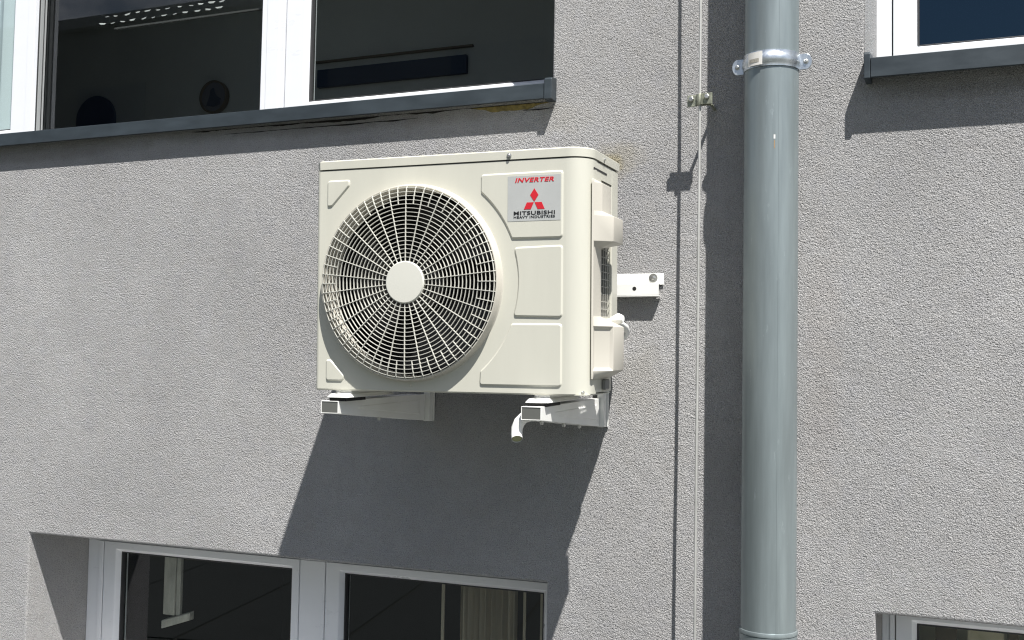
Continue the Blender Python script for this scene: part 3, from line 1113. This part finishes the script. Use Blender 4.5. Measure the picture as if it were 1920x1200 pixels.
# valves and wrapped pipe stubs behind the lower cover
mb = MB()
mb.tube([(0.80, 0.20, 0.190), (0.815, 0.196, 0.198), (0.830, 0.192, 0.203), (0.842, 0.190, 0.203)], [0.011, 0.013, 0.0155, 0.009], 16)
A(mb, "pipe_valve", WHITE, smooth=True)
mb = MB()
mb.tube([(0.795, 0.262, 0.196), (0.806, 0.300, 0.192), (0.812, 0.330, 0.182), (0.812, 0.345, 0.168), (0.803, 0.350, 0.156), (0.788, 0.352, 0.150), (0.765, 0.370, 0.140), (0.735, 0.42, 0.12), (0.70, 0.474, 0.11)], 0.0085, 12)
A(mb, "insulated_pipe", WHITE, smooth=True)
mb = MB()
mb.tube([(0.782, 0.250, 0.098), (0.783, 0.300, 0.096), (0.781, 0.345, 0.095), (0.772, 0.385, 0.093), (0.752, 0.425, 0.090), (0.722, 0.455, 0.085), (0.690, 0.474, 0.08)], 0.017, 14)
A(mb, "insulated_pipe", WHITE, smooth=True)
A(MB().box(0.800, 0.812, 0.13, 0.165, 0.012, 0.04), "cable_gland", COIL, bevel=0.003)

# feet and drain elbow
for fx in (0.0555, 0.6395):
    mb = MB()
    mb.loft([[(fx, y, -0.0195), (fx + 0.066, y, -0.0195), (fx + 0.059, y + dy, -0.0085), (fx + 0.010, y + dy, -0.0085)] for y, dy in ((-0.030, 0.005), (0.255, 0))])
    f_ = A(mb, "foot", WHITE, bevel=0.002)
    A(MB().box(fx + 0.015, fx + 0.055, 0.012, 0.25, -0.0083, -0.0005), "foot_web", WHITE, f_)
    bo = MB()
    bo.lathe_z(fx + 0.028, -0.013, [(0.011, -0.0084), (0.011, -0.0066), (0.0065, -0.0065), (0.0065, -0.001), (0.004, 0.0005)], 12, True, True)
    A(bo, "foot_bolt", STEEL, f_)
    A(MB().box(fx + 0.006, fx + 0.058, -0.022, 0.09, -0.0290, -0.0198), "rubber_pad", RUBBER, f_)

el = MB()
path = [(0.664, -0.012, -0.054), (0.648, -0.016, -0.0545), (0.634, -0.019, -0.059), (0.6235, -0.022, -0.070), (0.6175, -0.024, -0.086), (0.6185, -0.029, -0.102), (0.6230, -0.038, -0.113)]
el.tube(path, [0.0130, 0.0140, 0.0148, 0.0150, 0.0150, 0.0148, 0.0145], 20, caps=False)
elb = A(el, "drain_elbow", mat("white_pipe", (0.80, 0.80, 0.77), 0.4), smooth=True)
A(MB().tube([(0.6208, -0.0335, -0.1075), (0.6227, -0.0373, -0.1121)], [0.0122, 0.0122], 20), "pipe_mouth", mat("algae_green", (0.30, 0.31, 0.17), 0.7), elb)

# ------------------------------------------------------------------ wall bracket
br = thing("wall_bracket", "white steel wall bracket with rail and two tapered arms carrying the air conditioner", "bracket", (0.4, 0, -0.1))
BO = (-0.4, 0, 0.1)


def B(mb, name, m=None, parent=None, **k):
    return mb.build(name, m or WHITE, parent or br, off=BO, **k)


END_GREY = mat("grey_plastic_cap", (0.105, 0.108, 0.098), 0.6)
rl = MB()
rl.box(0.06, 0.877, -0.0060, -0.003, 0.319, 0.353)
rl.box(0.06, 0.868, -0.0275, -0.0061, 0.3185, 0.3215)
rl.box(0.06, 0.868, -0.0302, -0.0276, 0.287, 0.3215)
rl.box(0.06, 0.868, -0.0300, -0.003, 0.2835, 0.2868)
rail = B(rl, "rail", bevel=0.0008)
B(MB().lathe_y(0.795, 0.3065, [(0.0060, -0.0290), (0.0060, -0.0306), (0.002, -0.0307)], 20, True, True), "rail_hole_disc", CRACK, rail)  # dark disc painted for the shade inside a hole
sb = MB()
sb.lathe_y(0.845, 0.339, [(0.013, -0.0058), (0.013, -0.0078), (0.008, -0.008)], 20, True, True)
sb.lathe_y(0.845, 0.339, [(0.0075, -0.0075), (0.0075, -0.0125), (0.004, -0.0135)], 6, True, True)
B(sb, "rail_bolt", STEEL, rail)

for side, (tx0, tx1, bx0, bx1) in enumerate(((0.0425, 0.0985, 0.056, 0.113), (0.6445, 0.7000, 0.636, 0.693))):
    yt, yb_ = -0.520, -0.031

    def sec(x0, x1, y, z0, z1, t):
        return [(x0 + t, y, z0 + t), (x1 - t, y, z0 + t), (x1 - t, y, z1 - t), (x0 + t, y, z1 - t)]
    mb = MB()
    o_t = sec(tx0, tx1, yt, -0.0685, -0.0340, 0)
    o_b = sec(bx0, bx1, yb_, -0.100, -0.0175, 0)
    i_t = sec(tx0, tx1, yt, -0.0685, -0.0340, 0.0019)
    i_b = sec(bx0, bx1, yb_ - 0.004, -0.100, -0.0175, 0.0019)
    mb.loft([o_b, o_t, i_t, i_b], True, True, True)
    arm = B(mb, "arm", bevel=0.0022)
    B(MB().box(tx0 + 0.0022, tx1 - 0.0022, yt + 0.0015, yt + 0.0045, -0.0685 + 0.0022, -0.0340 - 0.0022), "end_cap", END_GREY, arm)
    # pressed stiffening panel on the outer cheek
    def cheek(u, v, d):
        x = bx1 + (tx1 - bx1) * u + d
        y = yb_ + (yt - yb_) * u
        z0, z1 = -0.100 + (-0.0685 + 0.100) * u, -0.0175 + (-0.0340 + 0.0175) * u
        return (x, y, z0 + (z1 - z0) * v)
    mb = MB()
    mb.loft([[cheek(0.06, 0.22, -0.0004), cheek(0.80, 0.42, -0.0004), cheek(0.80, 0.58, -0.0004), cheek(0.06, 0.80, -0.0004)],
             [cheek(0.08, 0.25, 0.0022), cheek(0.77, 0.44, 0.0022), cheek(0.77, 0.56, 0.0022), cheek(0.08, 0.77, 0.0022)]], True, False, True)
    B(mb, "cheek_rib", None, arm)
    up_ = MB()
    ux = 0.107 if side == 0 else 0.685
    up_.box(ux, ux + 0.022, -0.0295, -0.003, -0.102, 0.282)
    upo = B(up_, "upright", bevel=0.002)
    B(MB().box(ux + 0.0222, ux + 0.0275, -0.0075, -0.003, -0.101, 0.280), "upright_flange", None, upo, bevel=0.001)
    for u in ((0.90, 0.55, 0.28) if side else (0.5,)):
        y = yb_ + (yt - yb_) * u
        x = (bx0 + bx1) / 2 + ((tx0 + tx1) - (bx0 + bx1)) / 2 * u + 0.012
        z = -0.100 + (-0.0685 + 0.100) * u
        m2 = MB()
        m2.lathe_z(x, y, [(0.0065, z + 0.002), (0.0065, z - 0.004), (0.004, z - 0.0095), (0.001, z - 0.010)], 12, True, True)
        B(m2, "arm_bolt", STEEL, arm)
    if side:
        m2 = MB()
        m2.tube([(0.679, -0.510, -0.066), (0.679, -0.510, -0.042)], 0.003, 8)
        m2.lathe_z(0.679, -0.510, [(0.006, -0.043), (0.006, -0.038), (0.002, -0.0375)], 12, True, True)
        B(m2, "clamp_bolt", STEEL, arm)

# ------------------------------------------------------------------ downpipe with its clamp
PX, PY, PR = 1.206, -0.125, 0.0725
dp = thing("downpipe", "thick weathered zinc rain downpipe standing off the wall", "downpipe", (PX, PY, -1.6))
mb = MB()
mb.lathe_z(0, 0, [(PR, 0.97), (PR, 6.2)], 96)
tube = mb.build("pipe_tube", ZINC, dp, smooth=True)
mb = MB()
mb.lathe_z(0, 0, [(PR + 0.0005, 0.972), (PR + 0.004, 0.974), (PR + 0.0045, 0.978), (PR + 0.0030, 0.984), (PR + 0.0005, 0.985)], 96)
mb.lathe_z(0, 0, [(PR + 0.0028, -0.045), (PR + 0.0028, 0.972), (PR + 0.0006, 0.973)], 96)
mb.build("socket", ZINC, dp, smooth=True)
# folded lengthwise seam
sa = math.radians(-62)
mb = MB()
sx, sy = math.cos(sa) * PR, math.sin(sa) * PR
nx, ny = math.cos(sa), math.sin(sa)
tx, ty = -ny, nx
sec_ = [(-0.004, -0.0008), (-0.003, 0.0004), (0.003, 0.0004), (0.004, -0.0008)]
mb.loft([[(sx + tx * a + nx * b_, sy + ty * a + ny * b_, z) for a, b_ in sec_] for z in (0.986, 6.2)])
mb.build("seam", ZINC, dp)
# small scuffs: a bare nick with a rust run
nk = MB().lathe_z(0, 0, [(PR + 0.0004, 2.288), (PR + 0.0006, 2.299)], 6, a0=math.radians(-75.0), a1=math.radians(-71.5))
nk.build("bare_nick", mat("bare_white_scuff", (0.75, 0.75, 0.72), 0.6), dp)
nk = MB().lathe_z(0, 0, [(PR + 0.0004, 2.262), (PR + 0.0005, 2.284)], 3, a0=math.radians(-74.0), a1=math.radians(-72.5))
nk.build("rust_run", mat("rust_run", (0.36, 0.22, 0.10), 0.8), dp)

CZ = 0.908
pc = thing("pipe_clamp", "shiny galvanised clamp round the downpipe with a white sticker", "pipe clamp", (PX, PY, CZ))
mb = MB()
h = 0.0215
prof = [(PR + 0.0006, -h), (PR + 0.0032, -h), (PR + 0.0036, -h * 0.55), (PR + 0.0062, -h * 0.35), (PR + 0.0062, h * 0.35), (PR + 0.0036, h * 0.55), (PR + 0.0032, h), (PR + 0.0006, h)]
mb.lathe_z(0, 0, prof, 48, a0=math.pi, a1=2 * math.pi)
mb.build("front_band", GALV, pc, smooth=True)
mb = MB()
mb.lathe_z(0, 0, prof, 48, a0=0.03, a1=math.pi - 0.03)
mb.build("rear_band", GALV, pc, smooth=True)
for s_ in (-1, 1):
    pts = [(s_ * (PR + 0.0005), -h)] + [(s_ * (PR + 0.020 + 0.015 * math.cos(a)), h * math.sin(a)) for a in [math.pi * (k / 12 - 0.5) for k in range(13)]] + [(s_ * (PR + 0.0005), h)]
    mb = MB()
    mb.loft([[(x, -0.0035, z) for x, z in pts], [(x, -0.0005, z) for x, z in pts]])
    ear = mb.build("ear", GALV, pc, bevel=0.0008)
    mb = MB()
    mb.loft([[(x, 0.0005, z) for x, z in pts], [(x, 0.0035, z) for x, z in pts]])
    mb.build("rear_ear", GALV, pc)
    b_ = MB()
    ex = s_ * (PR + 0.020)
    b_.lathe_y(ex, 0, [(0.0075, -0.0034), (0.0075, -0.0048), (0.0055, -0.0050), (0.0052, -0.0075), (0.003, -0.0085)], 14, True, True)
    b_.build("ear_bolt", STEEL, ear)
MB().tube([(0, PR + 0.002, 0), (0, -PY, 0)], 0.005, 10).build("wall_stem", STEEL, pc)
st = MB().lathe_z(0, 0, [(PR + 0.0068, -0.018), (PR + 0.0070, 0.018)], 10, a0=math.radians(-131), a1=math.radians(-98))
st.build("sticker", mat("paper_sticker", (0.72, 0.70, 0.66), 0.7), pc)
st = MB().lathe_z(0, 0, [(PR + 0.0074, -0.010), (PR + 0.0074, 0.000)], 10, a0=math.radians(-127), a1=math.radians(-105))
st.build("sticker_smudge", mat("faded_print", (0.36, 0.34, 0.29), 0.8, vary=(420, 0.5, (1, 1, 1))), pc)

# ------------------------------------------------------------------ lightning conductor
lc = MB()
lc.tube([(0, 0.0016 * math.sin(z * 3.1) + 0.0008 * math.sin(z * 7.3 + 1), z) for z in [-1.6 + 0.2 * k for k in range(30)]], 0.0040, 10)
lco = lc.build("lightning_conductor", WIREMAT, smooth=True)
lco.location = (1.0, -0.094, 0)
tag(lco, "thin upright lightning conductor wire left of the downpipe", "conductor wire")
cl = thing("conductor_clamp", "small weathered metal clamp holding the conductor wire off the wall", "wire clamp", (1.0, -0.094, 0.836))
MB().box(-0.034, 0.034, 0.006, 0.009, -0.017, 0.016).build("back_plate", CLAMPMAT, cl, bevel=0.001)
MB().box(-0.036, -0.010, -0.001, 0.003, -0.019, 0.013).build("left_plate", CLAMPMAT, cl, bevel=0.001)
MB().box(0.010, 0.036, -0.003, 0.001, -0.015, 0.017).build("right_plate", CLAMPMAT, cl, bevel=0.001)
MB().lathe_z(-0.001, 0.0, [(0.0085, -0.016), (0.0095, -0.012), (0.0095, 0.012), (0.0085, 0.015)], 20, True, True).build("saddle", CLAMPMAT, cl, smooth=True)
MB().box(0.006, 0.0095, -0.010, 0.004, -0.016, 0.016).build("saddle_edge", CLAMPMAT, cl, bevel=0.0008)
for x, z, y in ((-0.024, 0.002, -0.001), (0.021, 0.006, -0.003)):
    b_ = MB()
    b_.lathe_y(x, z, [(0.0078, y), (0.0078, y - 0.0055), (0.0055, y - 0.007)], 6, True, True)
    b_.build("clamp_screw", STEEL, cl, bevel=0.0006)
MB().tube([(0.021, 0.010, -0.004), (0.022, 0.05, -0.006), (0.022, 0.096, -0.008)], 0.0048, 10).build("stem", CLAMPMAT, cl, smooth=True)

# ------------------------------------------------------------------ the house across the way, seen mirrored in the upper panes
nb = thing("neighbouring_building", "flat roofed dark building mirrored in the upper left panes", "building", (-30, -27, -1.65))
NB = mat("dark_facade", (0.14, 0.14, 0.135), 0.9, vary=(0.6, 0.1, (1, 1, 1)))
MB().box(-34, 24, -8, 5, 0, 12.1).build("wall", NB, nb)
MB().box(-34.3, 24.3, -8.3, 5.35, 12.11, 12.42).build("roof", mat("roof_edge", (0.25, 0.25, 0.25), 0.7), nb)
win = None
for fl in range(3):
    for k in range(9):
        if win is None:
            win = MB().box(-1.3, 1.3, 0, 0.06, 0, 1.5).build("window_band", NAVY, nb)
            w_ = win
        else:
            w_ = copy_part(win, nb)
        w_.location = (-31 + k * 6.4, 5.0, 2.0 + fl * 3.4)
